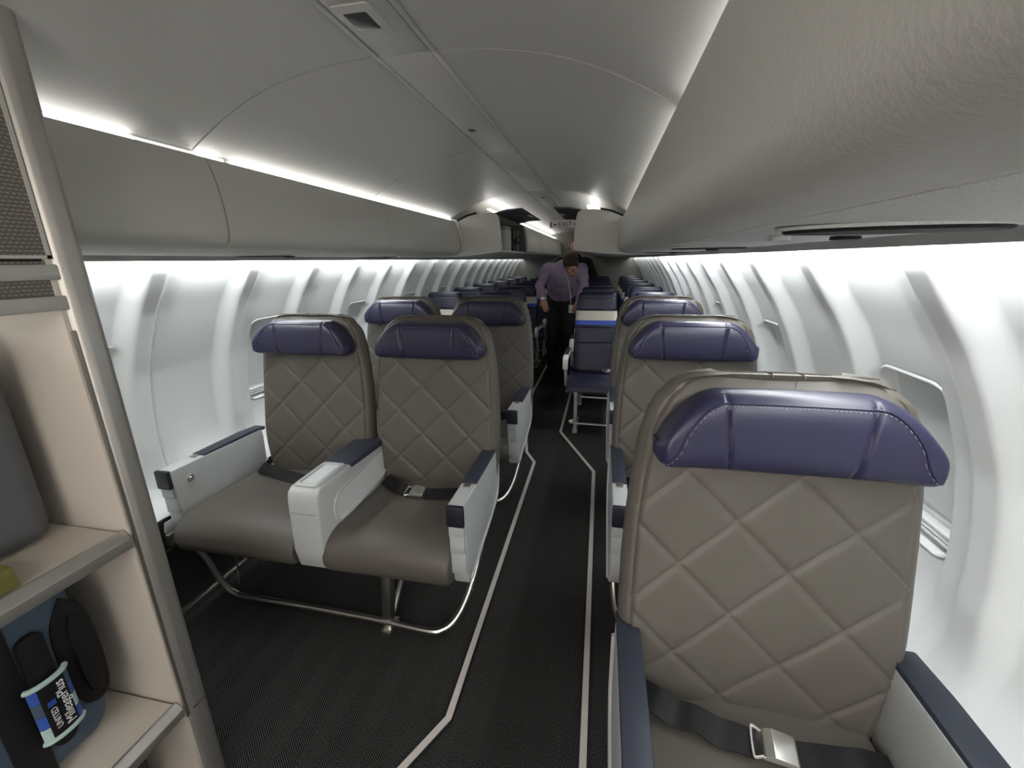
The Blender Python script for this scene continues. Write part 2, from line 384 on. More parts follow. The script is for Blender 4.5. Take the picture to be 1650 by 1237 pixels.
# ------------------------------------------------------------------ economy bins (deeper, stepped in towards the aisle)
EF = [(.62, 1.722), (.55, 1.752), (.44, 1.772), (.36, 1.776), (.315, 1.765), (.298, 1.74), (.287, 1.66), (.279, 1.55), (.276, 1.50), (.288, 1.484), (.34, 1.478), (.52, 1.458), (.66, 1.450)]
def eco_bin(s, a, b, label, is_open=False, end=False):
    t = thing('overhead_bin', label, 'overhead bin', (XC + s * .65, (a + b) / 2, 1.45))
    c = (a + b) / 2
    L = lambda pts, y: [(s * (o - .65), y - c, z - 1.45) for o, z in pts]
    d = .003
    E = smooth_poly(EF, 1)
    back = [(1.04, 1.452), (1.04, 1.70)]
    if is_open:
        floorp = [(.288, 1.484), (.34, 1.478), (.52, 1.458), (.66, 1.450), (1.0, 1.452), (1.0, 1.50), (.288, 1.50)]
        MB().loft([L(floorp, a + d), L(floorp, b - d)]).build('bin_floor', 'bin', t, angle=30)
        MB().loft([L([(.62, 1.722), (.55, 1.752), (.44, 1.772), (.36, 1.776), (.33, 1.765), (.36, 1.755), (.55, 1.735), (.62, 1.705)], y) for y in (a + d, b - d)]).build('bin_top', 'bin', t, angle=30)
        MB().loft([L([(.60, 1.49), (.64, 1.49), (.64, 1.73), (.60, 1.73)], y) for y in (a + d, b - d)]).build('bin_back', 'inner', t, smooth=False)
        MB().loft([L(E + back, b - .03), L(E + back, b - d)]).build('end_wall', 'inner', t, smooth=False)
        dp = [(.345, 1.777), (.24, 1.800), (.125, 1.806), (.118, 1.797), (.24, 1.790), (.345, 1.767)]
        dr = MB().loft([L(dp, a + .02), L(dp, b - .06)]).build('bin_door', 'case', t, bevel=.002)
        MB().loft([L([(.13, 1.797), (.16, 1.797), (.16, 1.790), (.13, 1.790)], y) for y in (c - .08, c + .08)]).build('latch', 'shell', dr)
    else:
        MB().loft([L(E + back, a + d), L(E + back, b - d)]).build('bin_body', 'bin', t, angle=30)
        MB().loft([L([(.283, 1.725), (.268, 1.65), (.262, 1.55), (.264, 1.505), (.29, 1.505), (.29, 1.725)], y) for y in (a + .012, b - .012)]).build('bin_door', 'bin', t, bevel=.004)
    if end:
        MB().loft([L(E + back, a - .03), L(E + back, a - .001)]).build('end_panel', 'bin', t, bevel=.006)
        MB().loft([L([(.622, 1.713), (.60, 1.655), (.589, 1.59), (.586, 1.53), (.590, 1.488), (.600, 1.488), (.596, 1.53), (.599, 1.59), (.610, 1.655), (.632, 1.713)], y) for y in (a - .045, a - .028)]).build('edge_strip', 'cream', t)
        MB().tube([(s * (o - .65), a - .034 - c, z - 1.45) for o, z in ((.632, 1.722), (.55, 1.757), (.47, 1.774))], .007, 8).build('shadow_gap', 'black', t)  # black tube standing in for the shadow gap above the end panel
    return t
eco_bin(-1, YD + .04, 4.58, 'open economy overhead bin on the left with its dark door raised', True, True)
eco_bin(1, YD + .04, 4.58, 'open economy overhead bin on the right, its dark door raised over the aisle', True, True)
for s, nm in ((-1, 'left'), (1, 'right')):
    for i, (a, b) in enumerate(((4.58, 5.8), (5.8, 7.1), (7.1, Y1))):
        eco_bin(s, a, b, 'closed economy overhead bin on the %s, %s' % (nm, ('right behind the open one', 'second behind the open one', 'last before the rear wall')[i]))
# equipment in the open left bin
t = thing('equipment_rack', 'white slotted rack of bottles inside the open left bin', 'rack', (XC - .40, 4.09, 1.502))
MB().box(-.02, .04, -.15, .13, 0, .012).build('base', 'white', t, bevel=.002)
for z in (.095, .2): MB().box(-.02, .04, -.12, .12, z, z + .012).build('shelf', 'white', t, bevel=.002)
for k in range(5):
    for z in (.013, .108): MB().box(-.01, .042, -.115 + k * .05, -.092 + k * .05, z, z + .085).build('divider', 'white', t, bevel=.002)
t = thing('equipment_bag', 'black strapped bag standing in the open left bin', 'bag', (XC - .42, 4.315, 1.502))
MB().box(-.05, .07, -.07, .07, 0, .20).build('bag_body', 'black', t, bevel=.02, seg=3)
MB().tube([(.075, -.04, .06), (.09, -.04, .12), (.09, .04, .12), (.075, .04, .06)], .006).build('handle', 'belt', t)
t = thing('equipment_case', 'grey case with dark handles beside the black bag in the left bin', 'case', (XC - .40, 4.465, 1.502))
MB().box(-.06, .06, -.065, .065, 0, .20).build('case_body', 'case', t, bevel=.015, seg=3)
for z in (.13, .07): MB().box(.06, .072, -.045, .045, z, z + .022).build('handle', 'black', t, bevel=.004)
# ------------------------------------------------------------------ end walls
bk = struct(MB().box(XC - 1.36, XC + 1.36, Y1, Y1 + .04, 0, 1.93).build('wall_back', 'partition', smooth=False))
fr = struct(MB().box(XC - 1.36, XC + 1.46, Y0 - .05, Y0, 0, 1.95).build('wall_front', 'closet', smooth=False))
# ------------------------------------------------------------------ ceiling fittings
t = thing('ceiling_lamp_fitting', 'rounded square ceiling fitting with a dark lens, nearest the camera', 'ceiling fitting', (-.517, 1.0, 1.911))
MB().prism(rrect(0, 0, .042, .062, .008), -.0022, .001, 'z').build('bezel', 'ceiling', t, bevel=.0008)
MB().prism(rrect(-.002, .0, .026, .034, .004), -.0032, -.0018, 'z').build('lens', 'dark_lens', t, bevel=.001)
t = thing('ceiling_catch', 'small oval metal catch in the middle of the ceiling strip', 'catch', (-.522, 1.815, 1.911))
MB().prism([(.016 * math.cos(q), .022 * math.sin(q)) for q in np.linspace(0, 2 * PI, 20, endpoint=False)], -.003, 0, 'z').build('plate', 'alu', t, bevel=.001)
for k in (-.007, .007): MB().prism([(k + .004 * math.cos(q), .006 * math.sin(q)) for q in np.linspace(0, 2 * PI, 10, endpoint=False)], -.0045, -.002, 'z').build('screw', 'black', t)
t = thing('ceiling_vent', 'small dark slot vent in the ceiling strip before the exit sign', 'vent', (-.5, 3.75, 1.911))
MB().box(-.03, .03, -.045, .045, -.004, 0).build('frame', 'ceiling', t, bevel=.001)
MB().box(-.016, .016, -.012, .012, -.006, -.003).build('slot', 'black', t)
t = thing('exit_sign', 'hanging exit sign with dark letters and arrows across the aisle ceiling', 'sign', (XC, 6.0, 1.862))
MB().box(-.205, .205, -.008, .008, -.042, .038).build('sign_panel', 'sign', t, bevel=.006)
MB().prism([(-.15, .039), (.15, .039), (.10, .06), (-.10, .06)], -.02, .02, 'y').build('mount', 'ceiling', t)
def rot_text(o, R): o.rotation_euler = R; return o
e = link('sign_lettering', text_mesh('sign_lettering', 'EXIT', .078, 'black'), t, (0, -.0095, -.002)); e.rotation_euler = (PI / 2, 0, 0); e.scale = (1.15, 1, 1)
for s in (-1, 1):
    MB().prism([(s * .155, -.002), (s * .132, .018), (s * .132, .005), (s * .112, .005), (s * .112, -.009), (s * .132, -.009), (s * .132, -.022)], -.0105, -.008, 'y').build('arrow', 'black', t, smooth=False)
    MB().box(*sorted((s * .172, s * .200)), -.0105, -.008, -.03, .028).build('end_mark', 'inner', t, smooth=False)
# ------------------------------------------------------------------ floor path strips
def strip(pts, w, label):
    l, r = [], []
    P = [Vector((p[0], p[1], 0)) for p in pts]
    for i, p in enumerate(P):
        d0 = (P[i] - P[i - 1]).normalized() if i else (P[1] - P[0]).normalized()
        d1 = (P[i + 1] - P[i]).normalized() if i < len(P) - 1 else d0
        n0 = Vector((-d0.y, d0.x, 0)); n1 = Vector((-d1.y, d1.x, 0)); b = (n0 + n1).normalized(); b = b / max(.4, b.dot(n0))
        l.append(p + b * w); r.append(p - b * w)
    t = thing('floor_path_strip', label, 'floor strip')
    for nm, ww, z, m in (('strip_base', 1.0, .0015, 'black'), ('glow_strip', .5, .004, 'strip')):
        loops = []
        for p, a, b in zip(P, l, r):
            a2 = p + (a - p) * ww; b2 = p + (b - p) * ww
            loops.append([(a2.x, a2.y, 0), (b2.x, b2.y, 0), (b2.x, b2.y, z), (a2.x, a2.y, z)])
        MB().loft(loops).build(nm, m, t, smooth=False)
strip([(.008, .2), (.006, .94), (.002, 2.745), (-.29, 3.42), (-.285, 4.2), (-.285, 8.2)], .021, 'pale floor strip along the right edge of the aisle')
strip([(-.66, .52), (-.425, .965), (-.425, 2.815), (-.51, 2.98), (-.62, 3.6), (-.70, 4.2), (-.70, 8.2)], .021, 'pale floor strip along the left edge of the aisle')
# ------------------------------------------------------------------ first class seats
def backrest_mesh():
    zk = [.40, .46, .52, .60, .68, .78, .88, .98, 1.06, 1.12, 1.155, 1.18, 1.194, 1.2005]
    wk = [.245, .262, .272, .279, .281, .280, .276, .268, .258, .243, .226, .198, .165, .115]
    zs = np.concatenate([np.linspace(.40, 1.06, 130), np.linspace(1.067, 1.2, 26)])
    nf = 110; loops = []
    for z in zs:
        wv = float(np.interp(z, zk, wk)); r = min(.034, wv * .5)
        d = .115 - .03 * (z - .4) / .8
        top = float(sstep(1.13, 1.205, z))
        yb = .072 * (z - .45) / .75 - .012 * math.exp(-((z - .64) / .14) ** 2)
        x = np.linspace(-1, 1, nf); x = np.sign(x) * (1 - (1 - np.abs(x)) ** 1.0) * wv
        e = np.maximum(np.abs(x) - (wv - r), 0) / r
        y = yb + r * (1 - np.sqrt(np.maximum(0, 1 - np.minimum(e, 1) ** 2))) + .010 * np.exp(-(x / .13) ** 2) + .03 * top ** 2
        u = (x - QX) / QA + (z - QZ) / QH; v = (x - QX) / QA - (z - QZ) / QH
        ln = 1 / math.hypot(1 / QA, 1 / QH)
        dd = np.minimum(np.abs(u - np.round(u)), np.abs(v - np.round(v))) * ln
        q = .0072 * (1 - np.exp(-dd / .0042)) * sstep(0, .02, wv - r * .4 - np.abs(x)) * (1 - sstep(1.05, 1.075, z))
        pipe = -.006 * np.exp(-((np.abs(x) - (wv - r * .75)) / .0035) ** 2)
        y = y - q - pipe + .006
        lp = [(a, b, z) for a, b in zip(x, y)]
        yend = float(y[-1]); db = d - .05 * top
        for k in range(1, 5): lp.append((wv * (1 - .02 * (k / 4) ** 2), yend + (db - yend + yb - .02) * k / 5 * 1.0, z))
        for a in np.linspace(1, -1, 9): lp.append((wv * .95 * a, yb + db - .004 - .012 * (abs(a) > .99), z))
        for k in range(4, 0, -1): lp.append((-wv * (1 - .02 * (k / 4) ** 2), yend + (db - yend + yb - .02) * k / 5 * 1.0, z))
        loops.append(lp)
    return MB().loft(loops).mesh('backrest', 'quilt', angle=60)
HX = np.linspace(-1, 1, 121)
def head_pt(a, t):
    aa = abs(a); x = .236 * a
    zt = 1.183 - .105 * max(0, (aa - .50) / .50) ** 2.1; zb = 1.030 + .010 * aa ** 2 + .020 * max(0, (aa - .86) / .14) ** 2
    zt = max(zt, zb + .035)
    zc, dz = (zt + zb) / 2, (zt - zb) / 2
    dy = .050 * (1 - max(0, (aa - .90) / .10) ** 2 * .75); yc = .035 + .012 - .026 * aa ** 2.4
    yc += .03 * (zt + dz * 0 - 1.183) * -.4
    sg = lambda v, e: math.copysign(abs(v) ** e, v)
    y = yc - dy * sg(math.cos(t), .62); z = zc + dz * sg(math.sin(t), .62)
    y += .07 * (z - 1.10) * .35
    xs = aa - (.50 + .07 * (1.183 - z) / .15 * -1)
    f = max(0.0, math.cos(t)) ** .5
    y += .0075 * f * math.exp(-(xs / .012) ** 2)
    return (x, y, z)
def headrest_mesh():
    T = np.linspace(0, 2 * PI, 41)[:-1]
    return MB().loft([[head_pt(a, t) for t in T] for a in HX]).mesh('headrest', 'navy', angle=70)
def pipe_t(a): return .70 - 1.65 * max(0.0, (abs(a) - .52) / .46) ** 1.6
def head_piping():
    mb = MB()
    pts = []
    for a in np.linspace(-.985, .985, 60):
        p = Vector(head_pt(a, pipe_t(a) + .10)); pts.append(p + Vector((0, -.0012, .0012)))
    mb.tube(pts, .0018, 6)
    return mb.mesh('piping', 'navy')
def head_stitch():
    mb = MB(); A = np.linspace(-.97, .97, 131)
    for k in range(0, 130, 2):
        p, q = Vector(head_pt(A[k], pipe_t(A[k]))), Vector(head_pt(A[k + 1], pipe_t(A[k + 1]))); o = Vector((0, -.0012, .0004))
        mb.tube([p + o, q + o], .00055, 4)
    return mb.mesh('stitching', 'thread')
def head_seam():
    mb = MB()
    for s in (-1, 1):
        pts = []
        for t in np.linspace(.70, -1.0, 24):
            z = head_pt(.5, t)[2]; a = .50 + .07 * (z - 1.183) / .15; pts.append(Vector(head_pt(s * a, t)) + Vector((0, .0002, 0)))
        mb.tube(pts, .0016, 6)
    return mb.mesh('panel_seam', 'navy_seam')
def cushion_mesh(wd, name='seat_cushion', m='seat', depth=.47, zt=.478, zb=.335, crown=.012, back=.09):
    prof = [(back, zt - .02), (.02, zt - .012), (-.12, zt - .012), (-.28, zt - .002), (-depth + .10, zt + .002), (-depth + .045, zt - .012), (-depth + .012, zt - .045), (-depth, zt - .085), (-depth + .006, zb + .025), (-depth + .03, zb), (-depth + .12, zb + .004), (back, zb + .03)]
    pr = smooth_poly(prof + [prof[0]], 2)[:-1]
    cy, cz = -.2, (zt + zb) / 2; loops = []
    for a in np.concatenate([[-1, -.985, -.95, -.9], np.linspace(-.8, .8, 9), [.9, .95, .985, 1]]):
        e = 1 - max(0, (abs(a) - .9) / .1) ** 2.5 * .10
        cr = crown * (1 - a * a)
        loops.append([(a * wd / 2, cy + (y - cy) * (1 - (1 - e) * .25), cz + (z - cz) * e + cr * (z > cz)) for y, z in pr])
    return MB().loft(loops).mesh(name, m, angle=60)
ARM_OUT = smooth_poly([(-.452, .648), (.030, .640), (.034, .60), (.032, .50), (.020, .42), (-.03, .385), (-.20, .340), (-.36, .315), (-.418, .325), (-.424, .345), (-.452, .648)], 1)[:-1]
def armrest(root, x0, x1, out, seat_side=1):
    """aisle or window arm: x0..x1 across, out = +1/-1 side of its smooth outer face"""
    a = thing_part('armrest', root)
    body = [(-.452, .650), (.028, .640), (.034, .60), (.030, .48), (.010, .415), (-.06, .38), (-.22, .345), (-.36, .318), (-.415, .322), (-.424, .345)]
    sh = MB().prism(body, x0, x1).build('armrest', 'shell', root, bevel=.006, seg=3)
    cx = (x0 + x1) / 2
    MB().prism([(-.295, .652), (-.295, .640), (.055, .628), (.055, .644), (-.05, .652)], x0 + .001, x1 - .001).build('arm_pad', 'pad', sh, bevel=.005, seg=2)
    MB().box(x0 - .001, x1 + .001, -.462, -.444, .575, .652).build('end_cap', 'cap', sh, bevel=.005, seg=2)
    MB().box(cx - .012, cx + .012, -.325, -.298, .6495, .6525).build('recline_button', 'alu', sh, bevel=.001)
    fb = MB()
    MB().box(x0 + .003, x1 - .003, -.4535, -.440, .534, .5725).build('front_panel', 'shell', sh, bevel=.002)
    MB().box(x0 + .003, x1 - .003, -.4495, -.436, .466, .532).build('front_panel', 'shell', sh, bevel=.002)
    MB().box(x0 + .003, x1 - .003, -.4440, -.428, .380, .464).build('front_panel', 'shell', sh, bevel=.002)
    xo = x1 if out > 0 else x0
    rim = smooth_poly([(.024, .60), (.022, .49), (-.002, .43), (-.10, .40), (-.25, .372), (-.36, .345), (-.405, .335)], 2)
    MB().tube([(xo + out * .001, y, z) for y, z in rim], .006, 8).build('outer_rim', 'shell', sh)
    return sh
def thing_part(*a): return None
def belt_mesh(pts, wd=.052):
    """webbing along pts (x, y, z, tilt)"""
    P = [Vector(p[:3]) for p in pts]; loops = []
    for i, p in enumerate(P):
        t = (P[min(i + 1, len(P) - 1)] - P[max(i - 1, 0)]).normalized()
        s = t.cross(Vector((0, 0, 1))).normalized(); a = pts[i][3]
        s = (s * math.cos(a) + Vector((0, 0, 1)) * math.sin(a)).normalized(); n = t.cross(s).normalized() * .0016
        loops.append([p - s * wd / 2 - n, p + s * wd / 2 - n, p + s * wd / 2 + n, p - s * wd / 2 + n])
    return MB().loft(loops)
def spline(pts, n=8):
    out = []
    for i in range(len(pts) - 1):
        p0, p1, p2, p3 = [np.array(pts[max(0, min(len(pts) - 1, k))], float) for k in (i - 1, i, i + 1, i + 2)]
        for t in np.linspace(0, 1, n, endpoint=False):
            out.append(tuple(.5 * (2 * p1 + (p2 - p0) * t + (2 * p0 - 5 * p1 + 4 * p2 - p3) * t * t + (3 * p1 - p0 - 3 * p2 + p3) * t ** 3)))
    out.append(tuple(map(float, pts[-1]))); return out
def seat_belt(root, left, right, buckle=None, rot=0.0):
    b = belt_mesh(spline(left)).build('seat_belt', 'belt', root)
    if right: belt_mesh(spline(right)).build('belt_tail', 'belt', b)
    if buckle:
        f = MB()
        prof = [(-.030, .004), (-.026, .013), (-.012, .019), (.008, .017), (.027, .013), (.031, .008), (.030, .000), (-.030, .000)]
        f.prism([(x, z) for x, z in prof], -.026, .026, 'y')
        o = f.build('buckle', 'buckle', b, bevel=.0018, seg=2); o.location = buckle; o.rotation_euler = (.15, 0, rot)
        g = MB(); g.tube(spline([(-.030, -.022, .006), (-.040, -.027, .006), (-.047, -.024, .006), (-.047, .024, .006), (-.040, .027, .006), (-.030, .022, .006)], 4), .0028, 6)
        o2 = g.build('tongue_frame', 'buckle', b); o2.location = buckle; o2.rotation_euler = (.15, 0, rot)
    return b
BACK, HEAD, PIPE, STITCH, HSEAM = backrest_mesh(), headrest_mesh(), head_piping(), head_stitch(), head_seam()
def back_and_head(root, x):
    link('backrest', BACK, root, (x, 0, 0))
    h = link('headrest', HEAD, root, (x, 0, 0)); link('piping', PIPE, h); link('panel_seam', HSEAM, h)['kind'] = 'stuff'; link('stitching', STITCH, h)['kind'] = 'stuff'
    # zipped cover seam across the top of the backrest
    pts = [(x + a * .17, .125 - .012 * abs(a), 1.2005 - .004 * abs(a) ** 3) for a in np.linspace(-1, 1, 15)]
    c = MB().tube(pts, .0016, 6).build('cover_seam', 'seam', root)
    for a in (-.02, .035):
        MB().tube([(x + a, .085, 1.198), (x + a + .003, .105, 1.2025), (x + a, .135, 1.199)], .0014, 6).build('tab_seam', 'seam', c)
def leg(root, x):
    l = MB().prism([(-.33, .33), (-.275, .33), (-.335, .01), (-.372, .01)], x - .018, x + .018).build('leg', 'metal', root, bevel=.003)
    MB().box(x - .021, x + .021, -.385, -.30, 0, .022).build('foot', 'metal', l, bevel=.003)
    MB().tube([(x - .0, -.315, .045), (x + .0, -.02, .33)], [.013, .013], 10).build('brace', 'metal', l)
    return l
CUSH_A, CUSH_W, CUSH_R = cushion_mesh(.475), cushion_mesh(.525), cushion_mesh(.468)
def spar(root, x0, x1):
    MB().tube([(x0, -.29, .345), (x1, -.29, .345)], .018, 10).build('seat_beam', 'alu', root); MB().tube([(x0, -.02, .345), (x1, -.02, .345)], .018, 10).build('seat_beam', 'alu', root)
def first_double(Y, label):
    ox = -1.0
    t = thing('double_seat', label, 'airplane seat', (ox, Y, 0), 'grey quilted seat pairs left of the aisle')
    xa, xw = -.680 - ox, -1.265 - ox
    back_and_head(t, xa); back_and_head(t, xw)
    link('seat_cushion', CUSH_A, t, (-.703 - ox, 0, 0)); link('seat_cushion', CUSH_W, t, (-1.325 - ox, 0, 0))
    armrest(t, -.468 - ox, -.410 - ox, 1).location.y = .02; wa = armrest(t, -1.672 - ox, -1.612 - ox, -1); wa.location.y = .052
    MB().loft([[(-1.612 - ox + dx, r * math.cos(q) - .375, r * math.sin(q) + .585) for q in np.linspace(0, 2 * PI, 18, endpoint=False)] for dx, r in ((0, .016), (.006, .015), (.006, .010), (.003, .009), (.010, .006))]).build('arm_button', 'buckle', wa, angle=40)
    # centre console between the two seats
    c0, c1 = -1.054 - ox, -.932 - ox
    body = [(-.455, .615), (-.448, .648), (-.425, .664), (.02, .652), (.03, .60), (.03, .46), (-.20, .44), (-.30, .41), (-.36, .36), (-.40, .335), (-.445, .340), (-.462, .42)]
    c = MB().prism(body, c0, c1).build('centre_console', 'shell', t, bevel=.012, seg=3)
    MB().prism([(-.235, .664), (-.235, .645), (.075, .628), (.075, .652), (-.03, .662)], c0 - .002, c1 + .002).build('arm_pad', 'pad', c, bevel=.006)
    cm = (c0 + c1) / 2
    def ring(hy, hx, r, z): return [(a2, b2, z) for b2, a2 in rrect(-.335, cm, hy, hx, r, 4)]
    MB().loft([ring(.092, .048, .016, .652), ring(.092, .048, .016, .668), ring(.086, .043, .012, .671), ring(.076, .033, .009, .671), ring(.074, .031, .008, .666)], cap=False).build('tray_rim', 'shell', c, angle=60)
    MB().prism([(a2, b2) for b2, a2 in rrect(-.335, cm, .078, .035, .010, 4)], .6590, .6652, 'z').build('tray', 'shade', c)
    MB().tube([(c0 + .008, -.461, .575), (c1 - .008, -.461, .575)], .0014, 6).build('front_seam', 'rail', c)
    for sx, xx in ((1, c1), (-1, c0)):
        rc = rrect(-.17, .545, .20, .062, .055, 6)
        sl = [(y, z - .07 * (y + .17) * -.0) for y, z in rc]
        MB().tube([(xx + sx * .001, y, z + .07 * (y + .17)) for y, z in sl + [sl[0], sl[1]]], .0055, 8).build('side_rim', 'shell', c)
        MB().prism([(y, z + .07 * (y + .17)) for y, z in rrect(-.17, .545, .195, .057, .05, 6)], *sorted((xx - sx * .002, xx + sx * .0006))).build('side_recess', 'shade', c)
    spar(t, -1.66 - ox, -.43 - ox)
    leg(t, -.775 - ox)
    # thin rod and the tube bar that keeps bags under the seat
    MB().tube([(-1.515 - ox, -.30, .06), (-1.50 - ox, -.28, .34)], .004, 6).build('rod', 'metal', t)
    bar = [(-1.655, -.41, .362), (-1.64, -.405, .362), (-1.61, -.395, .345), (-1.575, -.37, .25), (-1.535, -.355, .11), (-1.49, -.35, .062), (-1.42, -.35, .052), (-1.1, -.352, .052), (-.80, -.36, .052), (-.60, -.372, .052), (-.545, -.36, .056), (-.505, -.32, .075), (-.475, -.25, .13), (-.452, -.15, .24), (-.44, -.10, .36)]
    b = MB().tube([(x - ox, y, z) for x, y, z in spline(bar, 5)], .0125, 10).build('baggage_bar', 'metal', t)
    MB().box(-1.672 - ox, -1.645 - ox, -.435, -.385, .335, .385).build('bar_clamp', 'metal', b, bevel=.006)
    MB().prism([(-.42, .43), (-.30, .43), (-.28, .34), (-.38, .35), (-.43, .39)], -1.675 - ox, -1.66 - ox).build('wall_bracket', 'shell', t, bevel=.004)
    # belts
    seat_belt(t, [(-.925 - ox, .0, .470, -.9), (-.89 - ox, -.045, .492, -.6), (-.82 - ox, -.095, .495, -.45), (-.75 - ox, -.12, .494, -.4)], [(-.68 - ox, -.125, .494, -.4), (-.60 - ox, -.112, .494, -.5), (-.53 - ox, -.085, .490, -.45), (-.478 - ox, -.05, .478, -.5)], (-.715 - ox, -.125, .496), .05)
    seat_belt(t, [(-1.575 - ox, -.0, .474, -.9), (-1.53 - ox, -.045, .500, -.7), (-1.45 - ox, -.07, .502, -.3), (-1.36 - ox, -.09, .494, -.6), (-1.25 - ox, -.12, .500, -.3), (-1.14 - ox, -.17, .500, -.3)], None, (-1.105 - ox, -.19, .498), -.3)
    return t
D1 = first_double(1.60, 'grey quilted double seat with navy headrests nearest the storage closet')
D2 = relabel(dup(D1, loc=(-1.0, 2.54, 0)), 'grey quilted double seat behind the front pair, partly hidden by it')
def first_single(Y, label):
    ox = .348
    t = thing('single_seat', label, 'airplane seat', (ox, Y, 0), 'grey quilted single seats right of the aisle')
    back_and_head(t, 0)
    link('seat_cushion', CUSH_R, t, (0, 0, 0))
    armrest(t, -.285, -.232, -1); armrest(t, .250, .312, 1)
    spar(t, -.27, .27); leg(t, 0.0)
    bar = [(.24, -.10, .34), (.25, -.25, .15), (.24, -.34, .06), (.18, -.37, .052), (-.05, -.37, .052), (-.19, -.365, .054), (-.235, -.31, .08), (-.255, -.22, .16), (-.26, -.10, .34)]
    MB().tube(spline(bar, 5), .0125, 10).build('baggage_bar', 'metal', t)
    seat_belt(t, [(-.250, .01, .468, -1.2), (-.228, -.018, .502, -.9), (-.195, -.045, .515, -.35), (-.160, -.056, .503, -.65), (-.120, -.066, .511, -.2), (-.080, -.076, .500, -.45), (-.045, -.083, .503, -.25), (-.012, -.090, .503, -.2)], [(.045, -.098, .501, -.2), (.09, -.098, .507, -.1), (.14, -.092, .501, -.25), (.19, -.086, .500, -.15), (.238, -.075, .475, -.5)], (.026, -.094, .504), -.15)
    return t
S1 = first_single(.78, 'grey quilted single seat in the foreground with a silver belt buckle')
S2 = relabel(dup(S1, loc=(.352, 1.715, 0)), 'grey quilted single seat just behind the foreground one')
S3 = relabel(dup(S1, loc=(.358, 2.645, 0)), 'grey quilted single seat farthest back, before the blue seats')
# ------------------------------------------------------------------ economy seats
def slab(prof, w_of, name, m, z_round=.02, y_round=.03, n=15):
    """upholstered slab: prof = [(z, yfront, depth)], half width w_of(z)"""
    loops = []
    for z, yf, d in prof:
        wv = w_of(z); lp = []
        for k in range(32):
            q = 2 * PI * k / 32; sg = lambda v, e: math.copysign(abs(v) ** e, v)
            lp.append((wv * sg(math.cos(q), .35), yf + d / 2 + d / 2 * sg(math.sin(q), .5), z))
        loops.append(lp)
    return MB().loft(loops).mesh(name, m, angle=50)
ew = lambda z: float(np.interp(z, [.42, .60, .85, .98, 1.08, 1.12, 1.135], [.185, .190, .186, .176, .168, .160, .145]))
yf = lambda z: .11 * (z - .45) / .68
def prof_of(z0, z1, n, grow=0.0, rnd=0.0, ribs=None):
    P = []
    for k in range(n + 1):
        z = z0 + (z1 - z0) * k / n
        e = min(k, n - k) / n * (z1 - z0)
        sh = rnd * (1 - min(1, e / .02)) ** 2
        rb = 0 if ribs is None else .004 * sum(math.exp(-((z - r) / .004) ** 2) for r in ribs)
        P.append((z, yf(z) - grow + sh + rb, .075 - 2 * sh + grow - rb))
    return P
E_LOW = slab(prof_of(.42, .862, 60, 0, .006, [.848, .832, .816, .70]), ew, 'backrest', 'ecoblue')
E_BLUE = slab(prof_of(.858, .898, 4, .003), lambda z: ew(z) + .002, 'blue_band', 'blue')
E_CREAM = slab(prof_of(.898, .980, 6, .003), lambda z: ew(z) + .002, 'cream_band', 'cream')
E_HEAD = slab(prof_of(.978, 1.136, 24, .012, .022, [1.095]), lambda z: ew(z) + .001, 'headrest', 'ecoblue')
E_CUSH = cushion_mesh(.43, 'seat_cushion', 'ecoblue', depth=.45, zt=.465, zb=.375, crown=.010)
E_TEXT = text_mesh('headrest_lettering', 'economy plus', .014, 'thread', .0003)
def eco_arm(root, x, wd=.042):
    pts = smooth_poly([(.06, .635), (-.27, .650), (-.315, .635), (-.325, .58), (-.315, .53), (-.285, .53), (-.275, .60), (-.20, .61), (.06, .600)], 1)
    a = MB().prism(pts, x - wd / 2, x + wd / 2).build('armrest', 'white', root, bevel=.007, seg=2)
    MB().prism([(-.285, .54), (-.255, .54), (-.16, .36), (-.20, .36)], x - .012, x + .012).build('arm_support', 'shell', a, bevel=.003)
    MB().box(x - .019, x + .019, -.22, .05, .6435, .651).build('arm_pad', 'pad', a, bevel=.003)
    return a
def eco_pair(s, label, lettered=False):
    ox = XC + s * .71
    t = thing('economy_seat_pair', label, 'airplane seat', (ox, 3.80, 0), 'dark blue economy seat pairs on the %s' % ('right' if s > 0 else 'left'))
    for x in (-.2425, .2425):
        b = link('backrest', E_LOW, t, (x, 0, 0)); link('blue_band', E_BLUE, b); link('cream_band', E_CREAM, b)
        h = link('headrest', E_HEAD, t, (x, 0, 0))
        if lettered:
            l = link('headrest_lettering', E_TEXT, h, (.10, yf(.995) - .0125, .992)); l.rotation_euler = (PI / 2 - .15, 0, 0)
        link('seat_cushion', E_CUSH, t, (x, 0, 0))
        bl = seat_belt(t, [(x - .20, -.01, .470, .8), (x - .12, -.06, .476, .2), (x - .02, -.09, .477, 0), (x + .09, -.10, .477, 0)], [(x + .14, -.10, .477, 0), (x + .2, -.03, .472, .4)], (x + .125, -.10, .478), 0)
    for x in (-.478, 0, .478): eco_arm(t, x)
    for x in (-.38 if s > 0 else .38,):
        l = MB().prism([(-.39, .36), (-.355, .36), (-.345, .02), (-.375, .02)], x - .014, x + .014).build('leg', 'shell', t, bevel=.003)
        MB().prism([(-.05, .36), (-.02, .36), (-.30, .03), (-.335, .03)], x - .010, x + .010).build('brace', 'alu', l, bevel=.002)
        MB().box(x - .022, x + .022, -.40, -.02, 0, .02).build('foot', 'metal', l, bevel=.003)
        MB().box(x - .016, x + .016, -.40, -.36, .33, .40).build('leg_cap', 'white', l, bevel=.004)
    MB().tube(spline([(-s * .40, -.36, .11), (-s * .36, -.365, .085), (s * .46, -.365, .08), (s * .48, -.30, .085)], 4), .010, 8).build('baggage_bar', 'metal', t)
    spar(t, -.47, .47)
    return t
ORD = ['first', 'second', 'third', 'fourth', 'fifth', 'sixth']
